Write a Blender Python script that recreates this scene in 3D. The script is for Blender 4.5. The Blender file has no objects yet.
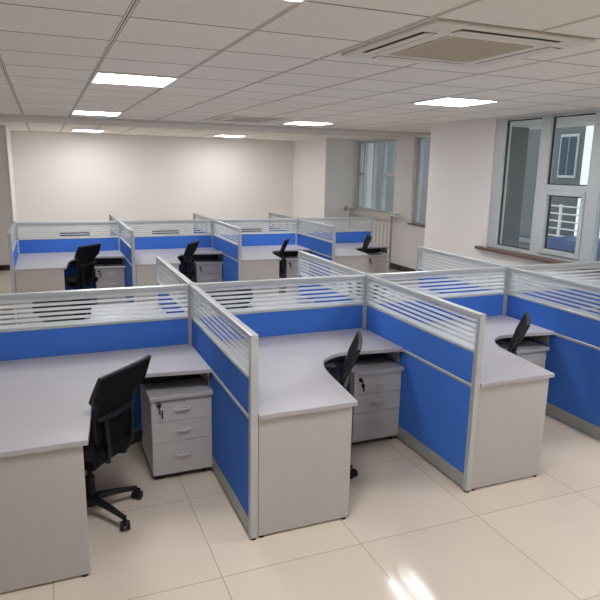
import bpy, bmesh, math, random
from mathutils import Vector, Matrix
random.seed(7)
S = bpy.context.scene
COL = S.collection
PI = math.pi

# ---------------------------------------------------------------- camera
def make_camera():
    cx, cy, cz, yaw, pitch, roll, f = -0.963, -4.401, 2.061, 0.394, 0.215, 0.019, 610.3
    sy, cyw, sp, cp = math.sin(yaw), math.cos(yaw), math.sin(pitch), math.cos(pitch)
    fw = Vector((sy*cp, cyw*cp, -sp)); rt = Vector((cyw, -sy, 0)); up = rt.cross(fw)
    cr, sr = math.cos(roll), math.sin(roll)
    r2 = rt*cr + up*sr; u2 = -rt*sr + up*cr
    cam = bpy.data.cameras.new('camera'); cam.sensor_width = 36; cam.lens = 36*f/600
    cam.clip_start = 0.05; cam.clip_end = 200
    o = bpy.data.objects.new('camera', cam); COL.objects.link(o)
    m = Matrix((r2, u2, -fw)).transposed().to_4x4(); m.translation = Vector((cx, cy, cz))
    o.matrix_world = m
    S.camera = o
make_camera()

# ---------------------------------------------------------------- world, exposure
LAMP = 10.5                         # luminance of the ceiling light panels
w = bpy.data.worlds.new('overcast_sky'); S.world = w; w.use_nodes = True
bg = w.node_tree.nodes['Background']; bg.inputs[0].default_value = (.80, .82, .84, 1); bg.inputs[1].default_value = .75
S.view_settings.view_transform = 'Standard'; S.view_settings.look = 'None'
S.view_settings.gamma = 1; S.view_settings.use_curve_mapping = False
S.view_settings.exposure = 1.63
S.cycles.transparent_max_bounces = 24
S.cycles.max_bounces = 10; S.cycles.diffuse_bounces = 6

# ---------------------------------------------------------------- materials
def srgb(r, g, b):
    f = lambda c: (c/255/12.92) if c/255 <= .04045 else ((c/255+.055)/1.055)**2.4
    return (f(r), f(g), f(b), 1)
class NT:
    def __init__(s, name):
        s.m = bpy.data.materials.new(name); s.m.use_nodes = True
        s.t = s.m.node_tree; s.t.nodes.clear()
        s.out = s.n('ShaderNodeOutputMaterial')
    def n(s, typ, **kw):
        nd = s.t.nodes.new(typ)
        for k, v in kw.items(): setattr(nd, k, v)
        return nd
    def l(s, a, b): s.t.links.new(a, b)
    def math(s, op, a, b=None, c=None):
        nd = s.n('ShaderNodeMath', operation=op)
        for i, x in enumerate((a, b, c)):
            if x is None: continue
            if isinstance(x, (int, float)): nd.inputs[i].default_value = x
            else: s.l(x, nd.inputs[i])
        return nd.outputs[0]
    def mix(s, fac, a, b):
        nd = s.n('ShaderNodeMix', data_type='RGBA')
        for sock, x in ((nd.inputs[0], fac), (nd.inputs[6], a), (nd.inputs[7], b)):
            if isinstance(x, (int, float, tuple)): sock.default_value = x
            else: s.l(x, sock)
        return nd.outputs[2]
    def coord(s):
        tc = s.n('ShaderNodeTexCoord'); sp = s.n('ShaderNodeSeparateXYZ'); s.l(tc.outputs['Object'], sp.inputs[0])
        return tc.outputs['Object'], sp.outputs[0], sp.outputs[1], sp.outputs[2]
    def noise(s, vec, scale, detail=3, stretch=None):
        if stretch:
            mp = s.n('ShaderNodeMapping'); mp.inputs['Scale'].default_value = stretch; s.l(vec, mp.inputs[0]); vec = mp.outputs[0]
        nd = s.n('ShaderNodeTexNoise'); nd.inputs['Scale'].default_value = scale; nd.inputs['Detail'].default_value = detail
        s.l(vec, nd.inputs['Vector']); return nd.outputs[0]
    def bsdf(s, base, rough=.5, metal=0, spec=.5, bump=None, bumpd=.001, rough_sock=None):
        b = s.n('ShaderNodeBsdfPrincipled')
        if isinstance(base, tuple): b.inputs['Base Color'].default_value = base
        else: s.l(base, b.inputs['Base Color'])
        b.inputs['Roughness'].default_value = rough; b.inputs['Metallic'].default_value = metal
        b.inputs['Specular IOR Level'].default_value = spec
        if rough_sock is not None: s.l(rough_sock, b.inputs['Roughness'])
        if bump is not None:
            bp = s.n('ShaderNodeBump'); bp.inputs['Strength'].default_value = .6; bp.inputs['Distance'].default_value = bumpd
            s.l(bump, bp.inputs['Height']); s.l(bp.outputs[0], b.inputs['Normal'])
        return b
    def done(s, shader): s.l(shader.outputs[0], s.out.inputs[0]); return s.m

def surf(name, c1, c2=None, scale=20, rough=.5, metal=0, spec=.5, stretch=None, bump=False, bumpd=.001):
    t = NT(name); v, x, y, z = t.coord(); n = t.noise(v, scale, 3, stretch)
    base = t.mix(n, c1, c2 or c1)
    return t.done(t.bsdf(base, rough, metal, spec, n if bump else None, bumpd))
M = {}
M['wall'] = surf('painted_wall', srgb(232, 229, 226), srgb(228, 224, 221), 1.5, .7, spec=.3)
M['white_trim'] = surf('white_trim', srgb(232, 231, 228), srgb(226, 225, 222), 5, .5)
M['base'] = surf('black_baseboard', srgb(34, 31, 30), srgb(26, 24, 23), 10, .4)
M['alu'] = surf('grey_aluminium', srgb(196, 201, 202), srgb(186, 191, 193), 8, .38, .35)
M['kick'] = surf('kick_plate_aluminium', srgb(172, 176, 173), srgb(162, 166, 163), 8, .42, .3)
M['fabric'] = surf('blue_fabric', srgb(72, 122, 212), srgb(64, 112, 202), 260, .85, spec=.15, bump=True, bumpd=.0006)
M['top'] = surf('desktop_laminate', srgb(184, 180, 185), srgb(174, 170, 176), 9, .38, spec=.4, stretch=(1, 9, 1))
M['panel'] = surf('grey_laminate', srgb(190, 187, 185), srgb(184, 181, 179), 7, .45, spec=.35)
M['drawer'] = surf('drawer_laminate', srgb(200, 196, 194), srgb(190, 186, 184), 9, .45, stretch=(1, 1, 9))
M['plastic'] = surf('black_plastic', srgb(21, 20, 22), srgb(17, 16, 18), 30, .45, spec=.4)
M['mesh'] = surf('black_mesh_fabric', srgb(15, 15, 18), srgb(10, 10, 12), 300, .8, spec=.2, bump=True)
M['chrome'] = surf('brushed_steel', srgb(205, 203, 198), srgb(190, 188, 184), 40, .25, 1)
M['handle'] = surf('satin_handle_metal', srgb(214, 213, 210), srgb(204, 203, 200), 40, .4, .35)
M['winframe'] = surf('window_aluminium', srgb(192, 197, 199), srgb(186, 191, 193), 6, .45, .2)
M['gasket'] = surf('dark_gasket', srgb(45, 47, 48), None, 5, .6)
M['stone'] = surf('brown_sill_stone', srgb(122, 98, 84), srgb(92, 72, 62), 40, .3)
M['ac'] = surf('air_unit_plastic', srgb(224, 220, 212), srgb(219, 215, 207), 5, .45)
M['grille'] = surf('grille_plastic', srgb(196, 189, 176), srgb(188, 181, 168), 8, .6)
M['facade'] = surf('facade_cladding', srgb(116, 117, 118), srgb(106, 108, 109), 2, .8, stretch=(1, 1, 5))
M['concrete'] = surf('outdoor_concrete', srgb(150, 150, 148), srgb(135, 135, 133), 1, .9)
M['blueroof'] = surf('blue_roof_sheet', srgb(78, 92, 134), srgb(70, 84, 124), 6, .5, stretch=(1, 12, 1))
M['extpane'] = surf('facade_window_glass', srgb(48, 64, 82), srgb(60, 76, 92), 1, .5)
M['soffit'] = surf('plasterboard_band', srgb(214, 211, 206), srgb(209, 206, 201), 2, .75)
M['black_gap'] = surf('dark_slot', srgb(18, 17, 17), None, 5, .7)

def mat_ceiling():
    t = NT('mineral_fibre_tiles'); v, x, y, z = t.coord()
    P = .61
    def line(c, off, hw):
        f = t.math('FRACT', t.math('DIVIDE', t.math('ADD', c, off), P))
        d = t.math('MULTIPLY', t.math('MINIMUM', f, t.math('SUBTRACT', 1.0, f)), P)
        return d
    dx = line(x, .57 + 20*P, 0); dy = line(y, 1.96 + 20*P, 0)
    lx_bar = t.math('LESS_THAN', dx, .011); lx_gap = t.math('LESS_THAN', dx, .015); lx_core = t.math('LESS_THAN', dx, .003)
    ly_gap = t.math('LESS_THAN', dy, .0065)
    n = t.noise(v, 90, 4)
    tid = t.n('ShaderNodeTexWhiteNoise', noise_dimensions='2D')
    cmb = t.n('ShaderNodeCombineXYZ')
    t.l(t.math('FLOOR', t.math('DIVIDE', t.math('ADD', x, .57), P)), cmb.inputs[0]); t.l(t.math('FLOOR', t.math('DIVIDE', t.math('ADD', y, 1.96), P)), cmb.inputs[1])
    t.l(cmb.outputs[0], tid.inputs['Vector'])
    a = t.mix(n, srgb(240, 238, 234), srgb(234, 232, 228)); b = t.mix(n, srgb(236, 234, 230), srgb(230, 228, 224))
    tile = t.mix(tid.outputs['Value'], a, b)
    gap = srgb(112, 105, 97)
    c = t.mix(ly_gap, tile, gap)
    c = t.mix(lx_gap, c, srgb(150, 144, 136))
    c = t.mix(lx_bar, c, srgb(224, 221, 214))
    c = t.mix(lx_core, c, gap)
    h = t.math('MULTIPLY', n, .5)
    return t.done(t.bsdf(c, .85, 0, .2, h, .0008))
M['ceiling'] = mat_ceiling()

def mat_floor():
    t = NT('polished_floor_tiles'); v, x, y, z = t.coord()
    P = .8
    def dist(c, off):
        f = t.math('FRACT', t.math('DIVIDE', t.math('ADD', c, off), P))
        return t.math('MULTIPLY', t.math('MINIMUM', f, t.math('SUBTRACT', 1.0, f)), P)
    d = t.math('MINIMUM', dist(x, .25 + 8), dist(y, 1.72 + 8))
    g = t.math('LESS_THAN', d, .0022)
    n = t.noise(v, 2.2, 5); n2 = t.noise(v, 14, 4)
    tid = t.n('ShaderNodeTexWhiteNoise', noise_dimensions='2D'); cmb = t.n('ShaderNodeCombineXYZ')
    t.l(t.math('FLOOR', t.math('DIVIDE', t.math('ADD', x, .25), P)), cmb.inputs[0]); t.l(t.math('FLOOR', t.math('DIVIDE', t.math('ADD', y, 1.72), P)), cmb.inputs[1])
    t.l(cmb.outputs[0], tid.inputs['Vector'])
    a = t.mix(n, srgb(222, 208, 192), srgb(211, 196, 179)); b = t.mix(n2, srgb(220, 204, 189), srgb(213, 197, 181))
    c = t.mix(.4, a, b)
    c = t.mix(t.math('MULTIPLY', tid.outputs['Value'], .35), c, srgb(226, 214, 198))
    c = t.mix(g, c, srgb(168, 151, 129))
    r = t.math('ADD', .07, t.math('MULTIPLY', n2, .06))
    return t.done(t.bsdf(c, .1, 0, .5, rough_sock=r))
M['floor'] = mat_floor()

def mat_striped_glass():
    t = NT('striped_frosted_glass'); v, x, y, z = t.coord()
    f = t.math('FRACT', t.math('DIVIDE', t.math('SUBTRACT', z, .968), .0335))
    clear = t.math('MULTIPLY', t.math('GREATER_THAN', f, .57), t.math('MULTIPLY', t.math('GREATER_THAN', z, .968), t.math('LESS_THAN', z, 1.135)))
    tr = t.n('ShaderNodeBsdfTransparent'); tr.inputs[0].default_value = (.94, .97, .97, 1)
    gl = t.n('ShaderNodeBsdfGlossy'); gl.inputs['Roughness'].default_value = .04
    c1 = t.n('ShaderNodeMixShader'); c1.inputs[0].default_value = .06; t.l(tr.outputs[0], c1.inputs[1]); t.l(gl.outputs[0], c1.inputs[2])
    df = t.n('ShaderNodeBsdfDiffuse'); df.inputs[0].default_value = (.86, .89, .91, 1)
    tl = t.n('ShaderNodeBsdfTranslucent'); tl.inputs[0].default_value = (.88, .91, .93, 1)
    d1 = t.n('ShaderNodeMixShader'); d1.inputs[0].default_value = .5; t.l(df.outputs[0], d1.inputs[1]); t.l(tl.outputs[0], d1.inputs[2])
    tr2 = t.n('ShaderNodeBsdfTransparent'); tr2.inputs[0].default_value = (.96, .98, .985, 1)
    c2 = t.n('ShaderNodeMixShader'); c2.inputs[0].default_value = .6; t.l(tr2.outputs[0], c2.inputs[1]); t.l(d1.outputs[0], c2.inputs[2])
    mx = t.n('ShaderNodeMixShader'); t.l(clear, mx.inputs[0]); t.l(c2.outputs[0], mx.inputs[1]); t.l(c1.outputs[0], mx.inputs[2])
    return t.done(mx)
M['glass'] = mat_striped_glass()

def mat_window_glass():
    t = NT('tinted_window_glass'); v, x, y, z = t.coord()
    tr = t.n('ShaderNodeBsdfTransparent'); tr.inputs[0].default_value = (.70, .745, .755, 1)
    gl = t.n('ShaderNodeBsdfGlossy'); gl.inputs['Roughness'].default_value = .02
    lw = t.n('ShaderNodeLayerWeight'); lw.inputs[0].default_value = .5
    fac = t.math('ADD', .03, t.math('MULTIPLY', t.math('POWER', lw.outputs['Facing'], 4.0), .5))
    c = t.n('ShaderNodeMixShader'); t.l(fac, c.inputs[0]); t.l(tr.outputs[0], c.inputs[1]); t.l(gl.outputs[0], c.inputs[2])
    return t.done(c)
M['pane'] = mat_window_glass()

def mat_emit(name, k):
    t = NT(name); e = t.n('ShaderNodeEmission'); e.inputs[0].default_value = (.965, .98, 1, 1); e.inputs[1].default_value = LAMP*k
    return t.done(e)
M['lamp'] = mat_emit('light_diffuser', 1.0); M['lamp_rear'] = mat_emit('rear_light_diffuser', 1.05)

# ---------------------------------------------------------------- mesh helpers
class MB:
    def __init__(s): s.bm = bmesh.new()
    def box(s, x0, x1, y0, y1, z0, z1, bev=0, seg=2, mat=None):
        b = bmesh.new(); bmesh.ops.create_cube(b, size=1)
        bmesh.ops.scale(b, vec=(abs(x1-x0), abs(y1-y0), abs(z1-z0)), verts=b.verts)
        if bev: bmesh.ops.bevel(b, geom=b.edges[:], offset=bev, segments=seg, affect='EDGES', profile=.5)
        bmesh.ops.translate(b, vec=((x0+x1)/2, (y0+y1)/2, (z0+z1)/2), verts=b.verts)
        return s._add(b, mat)
    def _add(s, b, mat=None):
        if mat is not None: bmesh.ops.transform(b, matrix=mat, verts=b.verts)
        me = bpy.data.meshes.new('t'); b.to_mesh(me); b.free(); s.bm.from_mesh(me); bpy.data.meshes.remove(me)
        return s
    def prism(s, pts, z0, z1, bev=0, mat=None):
        b = bmesh.new(); vs = [b.verts.new((x, y, z0)) for x, y in pts]; f = b.faces.new(vs)
        r = bmesh.ops.extrude_face_region(b, geom=[f]); nv = [e for e in r['geom'] if isinstance(e, bmesh.types.BMVert)]
        bmesh.ops.translate(b, vec=(0, 0, z1-z0), verts=nv)
        bmesh.ops.recalc_face_normals(b, faces=b.faces)
        if bev:
            es = [e for e in b.edges if abs(e.verts[0].co.z - e.verts[1].co.z) < 1e-6]
            bmesh.ops.bevel(b, geom=es, offset=bev, segments=2, affect='EDGES', profile=.5)
        return s._add(b, mat)
    def tube(s, pts, r, n=10, closed=False, mat=None):
        pts = [Vector(p) for p in pts]; rs = r if isinstance(r, (list, tuple)) else [r]*len(pts)
        b = bmesh.new(); rings = []; ref = None
        for i, p in enumerate(pts):
            if closed: d = pts[(i+1) % len(pts)] - pts[i-1]
            else: d = pts[min(i+1, len(pts)-1)] - pts[max(i-1, 0)]
            d.normalize()
            if ref is None: ref = Vector((0, 0, 1)) if abs(d.z) < .9 else Vector((1, 0, 0))
            u = d.cross(ref)
            if u.length < 1e-4: u = d.cross(Vector((0, 1, 0)))
            u.normalize(); v = u.cross(d).normalized(); ref = v
            rings.append([b.verts.new(p + (u*math.cos(2*PI*k/n) + v*math.sin(2*PI*k/n))*rs[i]) for k in range(n)])
        m = len(rings)
        for i in range(m if closed else m-1):
            A, B = rings[i], rings[(i+1) % m]
            for k in range(n): b.faces.new((A[k], A[(k+1) % n], B[(k+1) % n], B[k]))
        if not closed:
            b.faces.new(rings[0]); b.faces.new(rings[-1])
        bmesh.ops.recalc_face_normals(b, faces=b.faces)
        return s._add(b, mat)
    def lathe(s, prof, n=20, mat=None):
        b = bmesh.new(); rings = []
        for r, z in prof: rings.append([b.verts.new((r*math.cos(2*PI*k/n), r*math.sin(2*PI*k/n), z)) for k in range(n)])
        for i in range(len(rings)-1):
            for k in range(n): b.faces.new((rings[i][k], rings[i][(k+1) % n], rings[i+1][(k+1) % n], rings[i+1][k]))
        b.faces.new(rings[0]); b.faces.new(rings[-1]); bmesh.ops.recalc_face_normals(b, faces=b.faces)
        return s._add(b, mat)
    def shell(s, fn, nu, nv, th, mat=None):
        """closed sheet of thickness th over the grid fn(u, v), u and v in 0..1"""
        P = [[Vector(fn(i/nu, j/nv)) for j in range(nv+1)] for i in range(nu+1)]
        def nrm(i, j):
            a = P[min(i+1, nu)][j] - P[max(i-1, 0)][j]; c = P[i][min(j+1, nv)] - P[i][max(j-1, 0)]
            return a.cross(c).normalized()
        b = bmesh.new()
        F = [[b.verts.new(P[i][j] + nrm(i, j)*th/2) for j in range(nv+1)] for i in range(nu+1)]
        G = [[b.verts.new(P[i][j] - nrm(i, j)*th/2) for j in range(nv+1)] for i in range(nu+1)]
        for i in range(nu):
            for j in range(nv):
                b.faces.new((F[i][j], F[i+1][j], F[i+1][j+1], F[i][j+1])); b.faces.new((G[i][j], G[i][j+1], G[i+1][j+1], G[i+1][j]))
        for i in range(nu):
            for j in (0, nv): b.faces.new((F[i][j], F[i+1][j], G[i+1][j], G[i][j]))
        for j in range(nv):
            for i in (0, nu): b.faces.new((F[i][j], F[i][j+1], G[i][j+1], G[i][j]))
        bmesh.ops.recalc_face_normals(b, faces=b.faces)
        return s._add(b, mat)
    def build(s, name, mat, parent=None, loc=(0, 0, 0), smooth=False):
        me = bpy.data.meshes.new(name); s.bm.to_mesh(me); s.bm.free()
        me.materials.append(M[mat])
        if smooth:
            for p in me.polygons: p.use_smooth = True
            try: me.set_sharp_from_angle(angle=math.radians(40))
            except Exception: pass
        o = bpy.data.objects.new(name, me); COL.objects.link(o); o.location = loc
        if parent is not None: o.parent = parent
        return o
def thing(name, label, cat, loc=(0, 0, 0), rz=0, group=None):
    o = bpy.data.objects.new(name, None); COL.objects.link(o); o.location = loc; o.rotation_euler = (0, 0, rz)
    return tag(o, label, cat, group)
def tag(o, label, cat, group=None):
    o['label'] = label; o['category'] = cat
    if group: o['group'] = group
    return o
def struct(name, mb, mat, parent=None):
    o = mb.build(name, mat, parent)
    o['kind'] = 'structure'
    return o
def dup(root, loc, rz, label):
    r = root.copy(); COL.objects.link(r); r.location = loc; r.rotation_euler = (0, 0, rz); r['label'] = label
    for ch in list(root.children):
        c = ch.copy(); COL.objects.link(c); c.parent = r
        for g in list(ch.children):
            d = g.copy(); COL.objects.link(d); d.parent = c
    return r
def rot(ax, a): return Matrix.Rotation(a, 4, ax)
def tr(x, y, z): return Matrix.Translation((x, y, z))
def smooth_line(pts, n=6):
    out = []
    for i in range(len(pts)-1):
        p0, p1, p2, p3 = (Vector(pts[max(i-1, 0)]), Vector(pts[i]), Vector(pts[i+1]), Vector(pts[min(i+2, len(pts)-1)]))
        for k in range(n):
            t = k/n
            out.append(tuple(.5*((2*p1) + (-p0+p2)*t + (2*p0-5*p1+4*p2-p3)*t*t + (-p0+3*p1-3*p2+p3)*t**3)))
    out.append(tuple(pts[-1])); return out

# ---------------------------------------------------------------- the room
ZC = 2.71
XR, XF = 4.30, 5.72                 # near window wall, far right wall
struct('floor', MB().box(-4.2, 6.3, -7.2, 10.9, -.12, 0), 'floor')
struct('ceiling', MB().box(-4.2, 6.3, -7.2, 10.9, ZC, ZC+.12), 'ceiling')
struct('wall_back', MB().box(-1.57, 6.3, 10.6, 10.9, 0, ZC), 'wall')
struct('wall_left_rear', MB().box(-4.2, -1.57, 8.55, 10.9, 0, ZC), 'wall')
struct('wall_left', MB().box(-4.2, -4.0, -7.2, 8.55, 0, ZC), 'wall')
struct('wall_front', MB().box(-4.0, XR+.3, -7.2, -7.0, 0, ZC), 'wall')
struct('wall_rear_pillar', MB().box(5.02, 6.3, 8.62, 10.6, 0, ZC), 'wall')
# far right wall: pier with a narrow window, then the glazed bay
rf = MB()
rf.box(XF, 5.95, 6.05, 6.72, 0, ZC)
rf.box(XF, 5.95, 3.4, 6.05, 0, .98)
rf.box(XF, 5.95, 3.4, 6.05, 2.66, ZC)
rf.box(XF, 5.95, 3.4, 4.9, .98, 2.66)
rf.box(5.80, 5.95, 6.72, 8.62, 0, 1.1)
rf.box(5.80, 5.95, 6.72, 8.62, 2.67, ZC)
struct('wall_right_rear', rf, 'wall')
struct('wall_right_pillar', MB().box(XR, 4.56, 2.0, 3.4, 0, ZC).box(4.56, 5.95, 3.25, 3.4, 0, ZC), 'wall')
struct('wall_right_exterior', MB().box(4.565, 5.95, 3.22, 3.249, -6, ZC+1), 'facade')
wr = MB()
wr.box(XR, XR+.26, -7.2, 2.0, 0, 1.05)
wr.box(XR, XR+.26, -7.2, 2.0, 2.69, ZC)
wr.box(XR, XR+.26, -7.2, -1.75, 1.05, 2.69)
struct('wall_right', wr, 'wall')
# plasterboard band across the tiled ceiling
struct('trim_1', MB().box(-4.0, XF, 5.45, 6.75, ZC-.035, ZC-.001), 'soffit')
struct('trim_2', MB().box(-1.585, -1.555, 8.53, 8.56, .1, ZC-.001, .003), 'white_trim')
b = MB(); b.box(-4.0, -1.57, 8.532, 8.548, 0.001, .1)
struct('baseboard_left_rear', b, 'base')
struct('baseboard_back', MB().box(-1.55, 5.0, 10.583, 10.599, .001, .1), 'base')
b = MB(); b.box(XF-.016, XF-.001, 3.42, 6.72, .001, .115)
struct('baseboard_right_rear', b, 'base')
struct('baseboard_right', MB().box(XR-.016, XR-.001, -7.0, 3.4, .001, .1), 'base')
struct('baseboard_pillar', MB().box(5.02, 5.7, 8.603, 8.619, .001, .1), 'base')

# near window (window_1): wide grey frames, an opening sash under the transom
def bars(mb, X0, X1, ys, zs): mb.box(X0, X1, ys[0], ys[1], zs[0], zs[1], .004, 1)
wx0, wx1 = XR+.02, XR+.10
f = MB()
zs0, zs1 = 1.09, 2.69
bars(f, wx0, wx1, (1.83, 2.0), (zs0, zs1))
for ya, yb in ((1.08, 1.235), (.33, .495), (-.31, -.13), (-1.05, -.87), (-1.75, -1.6)): bars(f, wx0, wx1, (ya, yb), (zs0, zs1))
bars(f, wx0+.01, wx1-.01, (-1.7, 1.95), (zs0, zs0+.045)); bars(f, wx0+.01, wx1-.01, (-1.7, 1.95), (zs1-.03, zs1))
for ya, yb in ((.495, 1.08), (-.87, -.31)):
    bars(f, wx0+.005, wx1-.005, (ya, yb), (1.855, 1.915))
    for c, d in ((ya, ya+.05), (yb-.05, yb)): bars(f, wx0-.015, wx0+.04, (c, d), (1.135, 1.855))
    bars(f, wx0-.014, wx0+.04, (ya+.05, yb-.05), (1.135, 1.19)); bars(f, wx0-.014, wx0+.04, (ya+.05, yb-.05), (1.80, 1.855))
win1 = struct('window_1', f, 'winframe')
g = MB()
for ya, yb, za, zb in ((1.235, 1.83, 1.135, 2.66), (.495, 1.08, 1.915, 2.66), (.545, 1.03, 1.19, 1.80)):
    for c, d in ((ya, ya+.012), (yb-.012, yb)): g.box(wx0+.03, wx0+.05, c, d, za, zb)
    for c, d in ((za, za+.012), (zb-.012, zb)): g.box(wx0+.03, wx0+.05, ya+.012, yb-.012, c, d)
struct('gasket', g, 'gasket', win1)
p = MB()
for ya, yb, za, zb in ((1.235, 1.83, 1.135, 2.66), (.495, 1.08, 1.915, 2.66), (.545, 1.03, 1.19, 1.80), (-.13, .33, 1.135, 2.66), (-.87, -.31, 1.915, 2.66), (-.82, -.36, 1.19, 1.80), (-1.6, -1.05, 1.135, 2.66)):
    p.box(wx0+.037, wx0+.043, ya, yb, za, zb)
struct('pane', p, 'pane', win1)
ws = MB(); ws.box(XR-.08, XR-.002, -1.75, 2.12, 1.05, 1.09, .006); ws.box(XR-.004, XR+.12, -1.75, 1.998, 1.051, 1.089)
struct('window_sill', ws, 'stone', win1)
# narrow window in the far pier (window_2)
f = MB(); bars(f, 5.80, 5.87, (5.93, 6.05), (1.01, 2.66)); bars(f, 5.80, 5.87, (4.9, 5.0), (1.01, 2.66)); bars(f, 5.80, 5.87, (5.4, 5.5), (1.01, 2.66))
bars(f, 5.81, 5.86, (4.95, 6.0), (1.01, 1.06)); bars(f, 5.81, 5.86, (4.95, 6.0), (2.61, 2.66))
win2 = struct('window_2', f, 'winframe')
struct('pane', MB().box(5.832, 5.838, 4.98, 5.95, 1.05, 2.62), 'pane', win2)
struct('window_sill', MB().box(XF-.05, 5.88, 4.9, 6.08, .98, 1.01, .005), 'stone', win2)
# glazed bay behind the handrail (window_3)
f = MB()
for ya, yb in ((8.52, 8.62), (8.30, 8.37), (7.86, 7.92), (7.42, 7.50), (6.73, 6.86)): bars(f, 5.86, 5.94, (ya, yb), (1.1, 2.67))
bars(f, 5.87, 5.93, (6.75, 8.6), (1.1, 1.16)); bars(f, 5.87, 5.93, (6.75, 8.6), (2.61, 2.67)); bars(f, 5.865, 5.935, (6.8, 7.45), (1.9, 1.96)); bars(f, 5.865, 5.935, (8.33, 8.55), (1.9, 1.96))
win3 = struct('window_3', f, 'winframe')
struct('pane', MB().box(5.897, 5.903, 6.8, 8.58, 1.13, 2.65), 'pane', win3)

# ---------------------------------------------------------------- outside
def facade():
    t = thing('office_building', 'grey clad building across the street seen through the windows', 'building', (12.2, 8.04, -6))
    MB().prism([(0, 0), (8, 8.6), (8, 24), (0, 24)], 0, 14).build('facade_wall', 'facade', t)
    for i in range(8):
        for k in range(4):
            y0 = .15 + i*2.9; z0 = 1.2 + k*3.35
            fr = MB(); fr.box(-.06, -.005, y0, y0+.62, z0, z0+1.15, .004, 1); fr = fr.build('window_frame', 'winframe', t)
            MB().box(-.075, -.06, y0+.05, y0+.29, z0+.07, z0+1.08).box(-.075, -.06, y0+.33, y0+.57, z0+.07, z0+1.08).build('window_glass', 'extpane', fr)
    MB().box(-.1, -.001, 0, 24, 9.35, 9.47).box(-.1, -.001, 0, 24, 6.0, 6.12).build('ledge', 'concrete', t)
facade()
tag(MB().box(8.5, 40, -15, 40, -6.3, -6).build('pavement', 'concrete'), 'grey pavement far below outside the windows', 'pavement')
bpy.data.objects['pavement']['kind'] = 'structure'
sh = thing('site_cabin', 'blue roofed cabin outside below the right window pane', 'cabin', (10.6, 6.5, -6))
MB().box(0, 1.2, 0, .85, 0, 6.05).build('cabin_wall', 'facade', sh)
MB().box(-.06, 1.26, -.06, .92, 6.05, 6.45).build('roof', 'blueroof', sh)
rl = thing('terrace_railing', 'white horizontal bar railing outside the right window pane', 'railing', (11.9, 7.35, -6))
for k in range(5): MB().tube([(0, 0, 6.35+k*.2), (0, 1.9, 6.35+k*.2)], .02, 8).build('bar', 'white_trim', rl)
for k in range(3): MB().box(-.03, .03, (.05+k*.87), (.11+k*.87), 0, 7.2).build('post', 'white_trim', rl)

# ---------------------------------------------------------------- ceiling fittings
def light(lamp='lamp'):
    t = thing('ceiling_light', '', 'ceiling light', (0, 0, ZC), 0, 'square ceiling light panels')
    f = MB(); a, i = .303, .283
    f.box(-a, a, -a, -i, -.012, -.0005); f.box(-a, a, i, a, -.012, -.0005); f.box(-a, -i, -i, i, -.012, -.0005); f.box(i, a, -i, i, -.012, -.0005)
    f.build('frame', 'white_trim', t)
    MB().box(-i, i, -i, i, -.009, -.0005).build('diffuser', lamp, t)
    return t
LX1, LX2 = -.265, 2.785
lights = [
 (LX1, .785, 'large bright square ceiling light panel nearest the front on the left'),
 (LX1, 4.44, 'bright ceiling light panel second in the left line, just before the plaster band'),
 (LX1+.20, 9.3, 'small distant ceiling light panel by the back wall on the left'),
 (LX2, .785, 'bright square ceiling light panel beyond the large air conditioner'),
 (LX2, 4.44, 'bright ceiling light panel beside the distant air conditioner'),
 (LX2+.17, 9.3, 'thin distant ceiling light panel beside the far air conditioner, near back wall'),
 (LX1, -2.265, 'ceiling light panel cut off by the top edge of the picture'),
 (LX2, -2.265, 'ceiling light panel above the right aisle, outside the picture'),
 (LX2, -5.3, 'ceiling light panel behind the viewer on the right'),
]
L0 = light(); L1 = light('lamp_rear'); used = False
for i, (x, y, lab) in enumerate(lights):
    if i == 0: L0.location = (x, y, ZC); L0['label'] = lab
    elif y > 9 and not used: L1.location = (x, y, ZC); L1['label'] = lab; used = True
    else: dup(L1 if y > 9 else L0, (x, y, ZC), 0, lab)

def air_unit():
    t = thing('air_conditioner', 'large ceiling cassette air conditioner with grey square grille, nearest the viewer', 'air conditioner', (1.155, -1.475, ZC), 0, 'ceiling cassette air conditioners')
    a = .475
    f = MB(); f.box(-a, a, -a, a, -.028, -.0005, .008); f.build('panel', 'ac', t)
    g = MB(); g.box(-.27, .27, -.27, .27, -.036, -.026, .004)
    for k in range(26):
        y = -.25 + k*.02; g.box(-.25, .25, y, y+.008, -.040, -.034)
    g.build('intake_grille', 'grille', t)
    for k in range(4):
        R_ = rot('Z', k*PI/2)
        s = MB(); s.box(-.30, .30, -.43, -.345, -.0292, -.0275, mat=R_).build('outlet_slot', 'black_gap', t)
        fl = MB(); fl.box(-.295, .295, -.030, .030, -.004, .002, .0015, mat=R_ @ tr(0, -.383, -.031) @ rot('X', .12))
        fl.build('louver', 'ac', t)
    return t
A0 = air_unit(); A0.scale = (1, 1, .65)
dup(A0, (1.76, 4.25, ZC), 0, 'distant ceiling cassette air conditioner between the two lights before the band')

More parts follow.
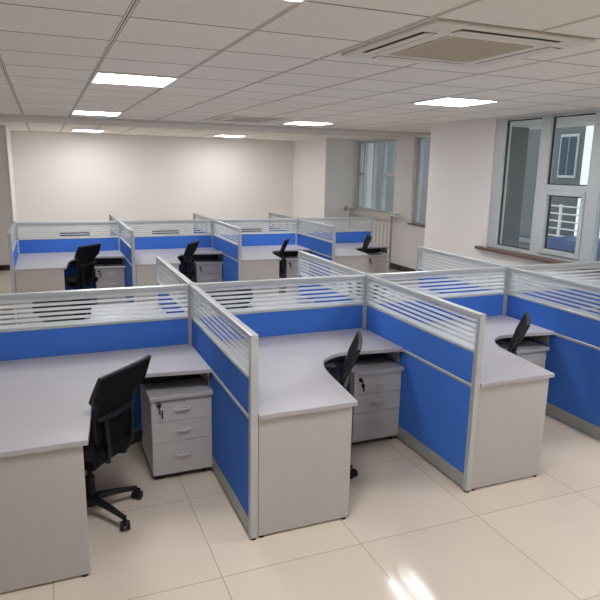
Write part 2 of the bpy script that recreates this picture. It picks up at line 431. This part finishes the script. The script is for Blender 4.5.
# ---------------------------------------------------------------- partition screens
W, D, H = 1.47, 1.48, 1.2
PT = .022                            # half thickness
def screen(label, p0, ang, length, end0, end1, group):
    """screen along local +x from p0; end0/end1 True where it has a free end post"""
    t = thing('partition_screen', label, 'partition screen', (p0[0], p0[1], 0), ang, group)
    L = length
    a = .028 if not end0 else 0.0; e = L - (.028 if not end1 else 0.0)
    xa, xb = a + (.04 if end0 else .012), e - (.04 if end1 else .012)
    fr = MB()
    fr.box(a, e, -PT, PT, 1.165, H, .006)                        # top rail
    fr.box(xa, xb, -PT, PT, .942, .962, .003, 1)                 # rail under the glass
    fr.box(xa, xb, -PT-.002, PT+.002, .716, .738, .003, 1)       # rail at desk height
    fr.build('rail', 'alu', t)
    MB().box(xa-.004, xb+.004, -.0025, .0025, .955, 1.17).build('striped_glass', 'glass', t)
    for z0, z1 in ((.738, .942), (.115, .716)):
        MB().box(xa, xb, -PT+.004, PT-.004, z0, z1, .003, 1).build('fabric_panel', 'fabric', t)
    MB().box(xa, xb, -PT+.001, PT-.001, .02, .115, .002, 1).build('kick_plate', 'kick', t)
    for flag, x0, x1 in ((end0, a, xa), (end1, xb, e)):
        if flag:
            MB().box(x0, x1, -PT, PT, .012, 1.168, .005).build('end_post', 'alu', t)
            MB().lathe([(.018, 0), (.018, .008), (.008, .010), (.008, .02)], 12, tr((x0+x1)/2, 0, 0)).build('levelling_foot', 'plastic', t)
        else:
            MB().box(x0 if x0 == a else x1-.012, (x0+.012) if x0 == a else x1, -PT, PT, .012, 1.168, .002, 1).build('side_profile', 'alu', t)
    return t
def post(x, y, label, group):
    t = thing('partition_post', label, 'post', (x, y, 0), 0, group)
    MB().box(-.026, .026, -.026, .026, .012, H, .004).build('column', 'alu', t)
    MB().box(-.027, .027, -.027, .027, H, H+.006, .003).build('cap', 'alu', t)
    MB().lathe([(.018, 0), (.018, .008), (.008, .010), (.008, .02)], 12).build('levelling_foot', 'plastic', t)
G1 = 'partition screens of the near workstation block'; G2 = 'partition screens of the far workstation block'
near_main = ['long blue and striped-glass screen behind the leftmost near desk',
             'long blue and striped-glass screen behind the middle near desk',
             'long blue and striped-glass screen behind the rightmost near desk',
             'long striped-glass screen running to the window at far right edge']
for k, lab in enumerate(near_main):
    screen(lab, (-W + k*W, 0), 0, W if k < 3 else XR-.006-2*W, k == 0, k == 3, G1)
near_front = ['blue side screen ending in a post at the left of the middle near desk',
              'blue side screen ending in a post between the middle and rightmost near desks',
              'blue side screen at right edge of picture, right of the rightmost near desk']
near_back = ['short-looking screen with slanting top behind the left near post, facing the far desks',
             'slanting striped screen projecting back from the middle near post',
             'slanting striped screen projecting back from right near post, before the white pillar']
for k in range(3):
    screen(near_front[k], (k*W, 0), -PI/2, D, False, True, G1)
    screen(near_back[k], (k*W, 0), PI/2, D, False, True, G1)
    post(k*W, 0, ['grey post where four near screens cross, left of the middle near desk', 'grey post where four near screens cross, between middle and right near desks', 'grey post where four near screens cross, rightmost near the window'][k], 'screen crossing posts of the near block')
FX, FY = -1.402, 5.33
far_main = ['far long screen behind the leftmost far desk', 'far long screen behind the second far desk from left',
            'far long screen behind the third far desk from left', 'far long screen behind the rightmost far desk, before the handrail']
for k, lab in enumerate(far_main): screen(lab, (FX + k*W, FY), 0, W, False, k == 3, G2)
far_front = ['far side screen at the open left end of the far block', 'far side screen between the first and second far desks',
             'far side screen between the second and third far desks', 'far side screen between the third and rightmost far desks']
far_back = [None, 'far screen projecting towards the back wall behind first crossing', 'far screen projecting towards the back wall behind second crossing',
            'far screen projecting towards the back wall behind third crossing']
for k in range(4):
    screen(far_front[k], (FX + k*W, FY), -PI/2, D, False, True, G2)
    if k: screen(far_back[k], (FX + k*W, FY), PI/2, 1.42, False, True, G2)
    post(FX + k*W, FY, ['far block corner post at its left end', 'far crossing post between first and second far desks', 'far crossing post between second and third far desks', 'far crossing post between third and rightmost far desks'][k], 'screen crossing posts of the far block')

# ---------------------------------------------------------------- desks
def make_desk():
    t = thing('corner_desk', '', 'desk', (0, 0, 0), 0, 'l-shaped grey office desks')
    inner = smooth_line([(.622, -1.485), (.648, -1.25), (.668, -1.04), (.70, -.856), (.765, -.715), (.87, -.625), (.98, -.597), (1.16, -.615), (1.444, -.650)], 6)
    out = [(.026, -1.485)] + inner + [(1.444, -.026), (.026, -.026)]
    MB().prism(out, .722, .75, .003).build('desktop', 'top', t)
    MB().box(.028, .598, -1.468, -1.443, .012, .7215, .002, 1).build('end_panel', 'panel', t)
    MB().box(.03, .598, -1.4425, -1.424, .60, .7215).build('end_panel_batten', 'panel', t)
    br = MB(); br.box(1.425, 1.4415, -.60, -.06, .690, .7215).box(1.4385, 1.4435, -.60, -.06, .62, .7215); br.build('wall_bracket', 'kick', t)
    MB().box(.72, 1.42, -.40, -.385, .612, .7215, .002, 1).box(.72, 1.42, -.385, -.30, .612, .622).build('under_desk_shade', 'plastic', t)  # added black tray-shaped panel, stands in for the deep shade below the desktop
    MB().lathe([(.03, .7505), (.03, .754), (.024, .7555)], 20, tr(.12, -.12, 0)).build('cable_cap', 'kick', t)
    for q in ((.05, -1.455), (.57, -1.455)): MB().lathe([(.015, 0), (.015, .008), (.007, .009), (.007, .013)], 10, tr(q[0], q[1], 0)).build('foot', 'plastic', t)
    return t
D0 = make_desk()
near_desk = ['leftmost near l-shaped grey desk with bare top, cut by left picture edge', 'middle near l-shaped grey desk with curved inner corner',
             'rightmost near l-shaped grey desk before the wide blue screen']
far_desk = ['leftmost far l-shaped desk at the open end of the far block', 'second far l-shaped desk from the left', 'third far l-shaped desk from the left', 'rightmost far l-shaped desk before the handrail window']
rear_desk = ['desk behind the left near screen, seen only through its glass stripes', 'desk behind the middle near screen, seen only through its glass stripes', 'desk behind the right near screen, seen only through its glass stripes']
D0.location = (-W, 0, 0); D0['label'] = near_desk[0]
for k in (1, 2): dup(D0, (-W + k*W, 0, 0), 0, near_desk[k])
for k in range(4): dup(D0, (FX + k*W, FY, 0), 0, far_desk[k])
for k in range(3): dup(D0, (k*W, 0, 0), PI, rear_desk[k])

# ---------------------------------------------------------------- drawer units
def make_pedestal():
    """origin: middle of the foot; front face at local y = -.26"""
    t = thing('drawer_unit', '', 'drawer unit', (0, 0, 0), 0, 'grey three-drawer units under the desks')
    hw = .20; F = -.25
    b = MB(); b.box(-hw, hw, F+.018, .24, .045, .572); b.build('body', 'panel', t)
    MB().box(-hw-.012, hw+.012, F-.022, .25, .572, .600, .003, 1).build('top_panel', 'top', t)
    MB().box(-hw+.012, hw-.012, F+.03, .22, .022, .045).build('plinth', 'plastic', t)
    for z0, z1 in ((.043, .270), (.273, .415), (.418, .568)):
        d = MB().box(-hw+.001, hw-.001, F, F+.0175, z0, z1, .002, 1).build('drawer', 'drawer', t)
        zc = (z0+z1)/2 + (.02 if z1 < .28 else .005)
        hd = MB(); hd.tube([(-.048, F+.002, zc), (-.046, F-.016, zc), (-.030, F-.022, zc), (.030, F-.022, zc), (.046, F-.016, zc), (.048, F+.002, zc)], .0058, 8)
        hd.box(-.058, .058, F-.003, F-.0002, zc-.013, zc+.013, .001, 1)
        hd.build('handle', 'handle', d, smooth=True)
    lk = MB(); lk.lathe([(.015, 0), (.015, .009), (.011, .012)], 16, tr(-.150, F, .535) @ rot('X', PI/2)); lk = lk.build('lock', 'plastic', t)
    ky = MB(); ky.box(-.152, -.148, F-.040, F-.012, .520, .540, .001, 1); ky.lathe([(.016, -.003), (.016, .003)], 14, tr(-.150, F-.038, .502) @ rot('Y', PI/2))
    ky.box(-.138, -.128, F-.030, F-.022, .45, .51, .002, 1)
    ky.build('key', 'plastic', lk)
    for sx in (-.16, .16):
        for y in (-.2, .18):
            c = MB(); c.lathe([(.011, -.012), (.0115, 0), (.011, .012)], 14, tr(sx, y, .0115) @ rot('Y', PI/2)); c.build('caster', 'plastic', t)
    return t
P0 = make_pedestal()
ped_near = ['grey three-drawer unit under the leftmost near desk, keys in lock', 'grey three-drawer unit under the middle near desk, keys in lock',
            'grey drawer unit mostly hidden under the rightmost near desk']
ped_far = ['grey drawer unit under the leftmost far desk beside black chair', 'grey drawer unit under the second far desk from left', 'grey drawer unit under the third far desk, half hidden by a slanting screen', 'grey drawer unit under the rightmost far desk']
P0.location = (-.222, -.385, 0); P0['label'] = ped_near[0]
for k in (1, 2): dup(P0, (-.222 + k*W, -.385 + (.05 if k == 2 else 0), 0), 0, ped_near[k])
for k in range(4): dup(P0, (FX + W - .232 + k*W, FY - .375, 0), 0, ped_far[k])

# ---------------------------------------------------------------- chairs
def make_chair(label, base_a):
    """sitter looks along local +y; origin on the floor under the gas column"""
    t = thing('office_chair', label, 'office chair', (0, 0, 0), 0, 'black mesh swivel chairs')
    sb = MB(); sb.lathe([(.045, .075), (.05, .09), (.045, .13), (.03, .14)], 18)
    for k in range(5):
        a = base_a + k*2*PI/5; c, s = math.cos(a), math.sin(a)
        sb.tube([(c*.03, s*.03, .112), (c*.15, s*.15, .100), (c*.285, s*.285, .078)], [.024, .020, .014], 10)
    sb.build('star_base', 'plastic', t, smooth=True)
    for k in range(5):
        a = base_a + k*2*PI/5; c, s = math.cos(a), math.sin(a); hd = a + .9 + k*1.3
        m = tr(c*.288, s*.288, .029) @ rot('Z', hd)
        cs = MB(); cs.lathe([(.010, .03), (.010, .052)], 10, tr(c*.288, s*.288, 0))
        cs.box(-.012, .012, -.03, .022, .012, .036, .006, mat=m); cs = cs.build('caster', 'plastic', t, smooth=True)
        for sx in (-.019, .019):
            MB().lathe([(.018, -.009), (.028, -.007), (.028, .007), (.018, .009)], 18, m @ tr(sx, 0, 0) @ rot('Y', PI/2)).build('wheel', 'plastic', cs, smooth=True)
    MB().lathe([(.028, .13), (.028, .25), (.016, .252), (.016, .40)], 16).build('gas_column', 'plastic', t, smooth=True)
    mc = MB(); mc.box(-.10, .10, -.14, .10, .395, .425, .01); mc.tube([(.05, .02, .41), (.20, .04, .40), (.24, .04, .40)], .006, 8); mc.build('tilt_mechanism', 'plastic', t, smooth=True)
    def seatf(u, v):
        x = (u-.5)*2; y = v*2-1
        ww = .235 - .02*max(0, -y)**2
        zz = .478 - .035*max(0, y-.35)**2/.42 - .012*(1-x*x)*(1-y*y) - .018*abs(x)**4
        return (x*ww, y*.225 + .005, zz)
    MB().shell(seatf, 16, 16, .065).build('seat', 'mesh', t, smooth=True)
    def backf(u, v):
        x = (u-.5)*2
        z = .500 + v*.468
        k = min(1, max(0, (z-.772)/.060)); k = k*k*(3-2*k)
        ww = .130 + .025*math.sin(min(1, v/.4)*PI/2) + .072*k - .014*max(0, v-.75)/.25
        y = -.195 - .012*math.sin(v*PI) - .11*max(0, (v-.42)/.58)**1.25 + .020*x*x*(1-.5*v)
        return (x*ww, y, z)
    MB().shell(backf, 16, 20, .016).build('backrest_mesh', 'mesh', t, smooth=True)
    rim = []
    N = 14
    for i in range(N): rim.append(backf(i/N, 0))
    for i in range(N): rim.append(backf(1, i/N))
    for i in range(N): rim.append(backf(1-i/N, 1))
    for i in range(N): rim.append(backf(0, 1-i/N))
    MB().tube(rim, .013, 8, closed=True).build('backrest_frame', 'plastic', t, smooth=True)
    # lumbar bar and bracket carrying the back
    lb = MB(); lb.tube([Vector(backf(i/12, .42)) + Vector((0, -.018, 0)) for i in range(13)], [.012]+[.018]*11+[.012], 8)
    lb.build('lumbar_support', 'plastic', t, smooth=True)
    sp = MB()
    for sx in (-1, 1): sp.tube([(sx*.05, -.10, .41), (sx*.07, -.20, .42), (sx*.10, -.235, .50), (sx*.11, -.237, .62), (sx*.11, -.232, .70)], [.014, .016, .016, .014, .012], 8)
    sp.build('back_bracket', 'plastic', t, smooth=True)
    for sx in (-1, 1):
        ar = MB(); ar.tube([(sx*.20, .08, .435), (sx*.255, .07, .45), (sx*.275, .06, .58), (sx*.275, .06, .687)], [.014, .016, .016, .014], 8)
        ar.tube([(sx*.20, -.10, .435), (sx*.255, -.09, .45), (sx*.275, -.07, .58), (sx*.275, -.05, .687)], [.014, .016, .016, .014], 8)
        ar = ar.build('armrest', 'plastic', t, smooth=True)
        MB().box(sx*.275-.032, sx*.275+.032, -.14, .13, .684, .708, .011, 3).build('arm_pad', 'plastic', ar, smooth=True)
    return t
# swivel: heading = direction the sitter looks, as an angle from +y (counter-clockwise)
def place(root, x, y, a): root.location = (x, y, 0); root.rotation_euler = (0, 0, a)
a0 = math.radians(46)
C0 = make_chair('black mesh swivel chair at the leftmost near desk, back turned to viewer', math.radians(-55) - a0)
place(C0, -.825, -.885, a0)
C1 = dup(C0, (.59, -.905, 0), math.radians(62), 'black swivel chair seen edge-on tucked at the middle near desk')
dup(C0, (W+.65, -.735, 0), math.radians(49), 'black swivel chair tucked at rightmost near desk, only its top edge showing')
for c in C1.children:
    if c.name.startswith(('star_base', 'caster')): c.rotation_euler = (0, 0, math.radians(12))
far_ch = [(.74, -.86, 46, 'black swivel chair at the leftmost far desk, back turned'), (.66, -.88, 58, 'black swivel chair at the second far desk from left'),
          (.64, -.86, 60, 'black swivel chair at the third far desk from left'), (.64, -.80, 68, 'black swivel chair at the rightmost far desk')]
for k, (x, y, a, lab) in enumerate(far_ch): dup(C0, (FX + k*W + x, FY + y, 0), math.radians(a), lab)
rear = ['black chair behind the left near screen, showing dark through the glass stripes', 'black chair behind the middle near screen, seen through the glass stripes', 'black chair behind the right near screen, seen through the glass stripes']
for k in range(3): dup(C0, (k*W - .86, .80, 0), PI + math.radians(6), rear[k])
far_rear = ['black chair behind the leftmost far screen, a dark line in its glass', 'black chair behind the second far screen, a dark line in its glass', 'black chair behind the third far screen, a dark line in its glass']
for k, x in enumerate((-.56, .89, 2.38)): dup(C0, (x, FY + .43, 0), PI, far_rear[k])

# ---------------------------------------------------------------- handrail before the far window
hr = thing('handrail', 'brushed steel handrail in front of the far narrow window bay', 'handrail', (5.58, 6.3, 0))
MB().tube([(0, .03, 1.125), (0, 2.30, 1.125)], .030, 14).build('top_rail', 'chrome', hr, smooth=True)
MB().tube([(0, .22, .98), (0, 2.1, .98)], .018, 10).build('lower_rail', 'chrome', hr, smooth=True)
MB().tube([(0, .22, .14), (0, 2.1, .14)], .018, 10).build('bottom_rail', 'chrome', hr, smooth=True)
for y in (.22, 2.1): MB().tube([(0, y, 0), (0, y, 1.11)], .024, 12).build('post', 'chrome', hr, smooth=True)
for k in range(11): MB().tube([(0, .38 + k*.155, .14), (0, .38 + k*.155, .98)], .010, 8).build('baluster', 'chrome', hr, smooth=True)
for y in (.0, 2.312): MB().lathe([(.048, -.012), (.055, 0), (.048, .012)], 18, tr(0, y, 1.125) @ rot('X', PI/2)).build('flange', 'chrome', hr, smooth=True)
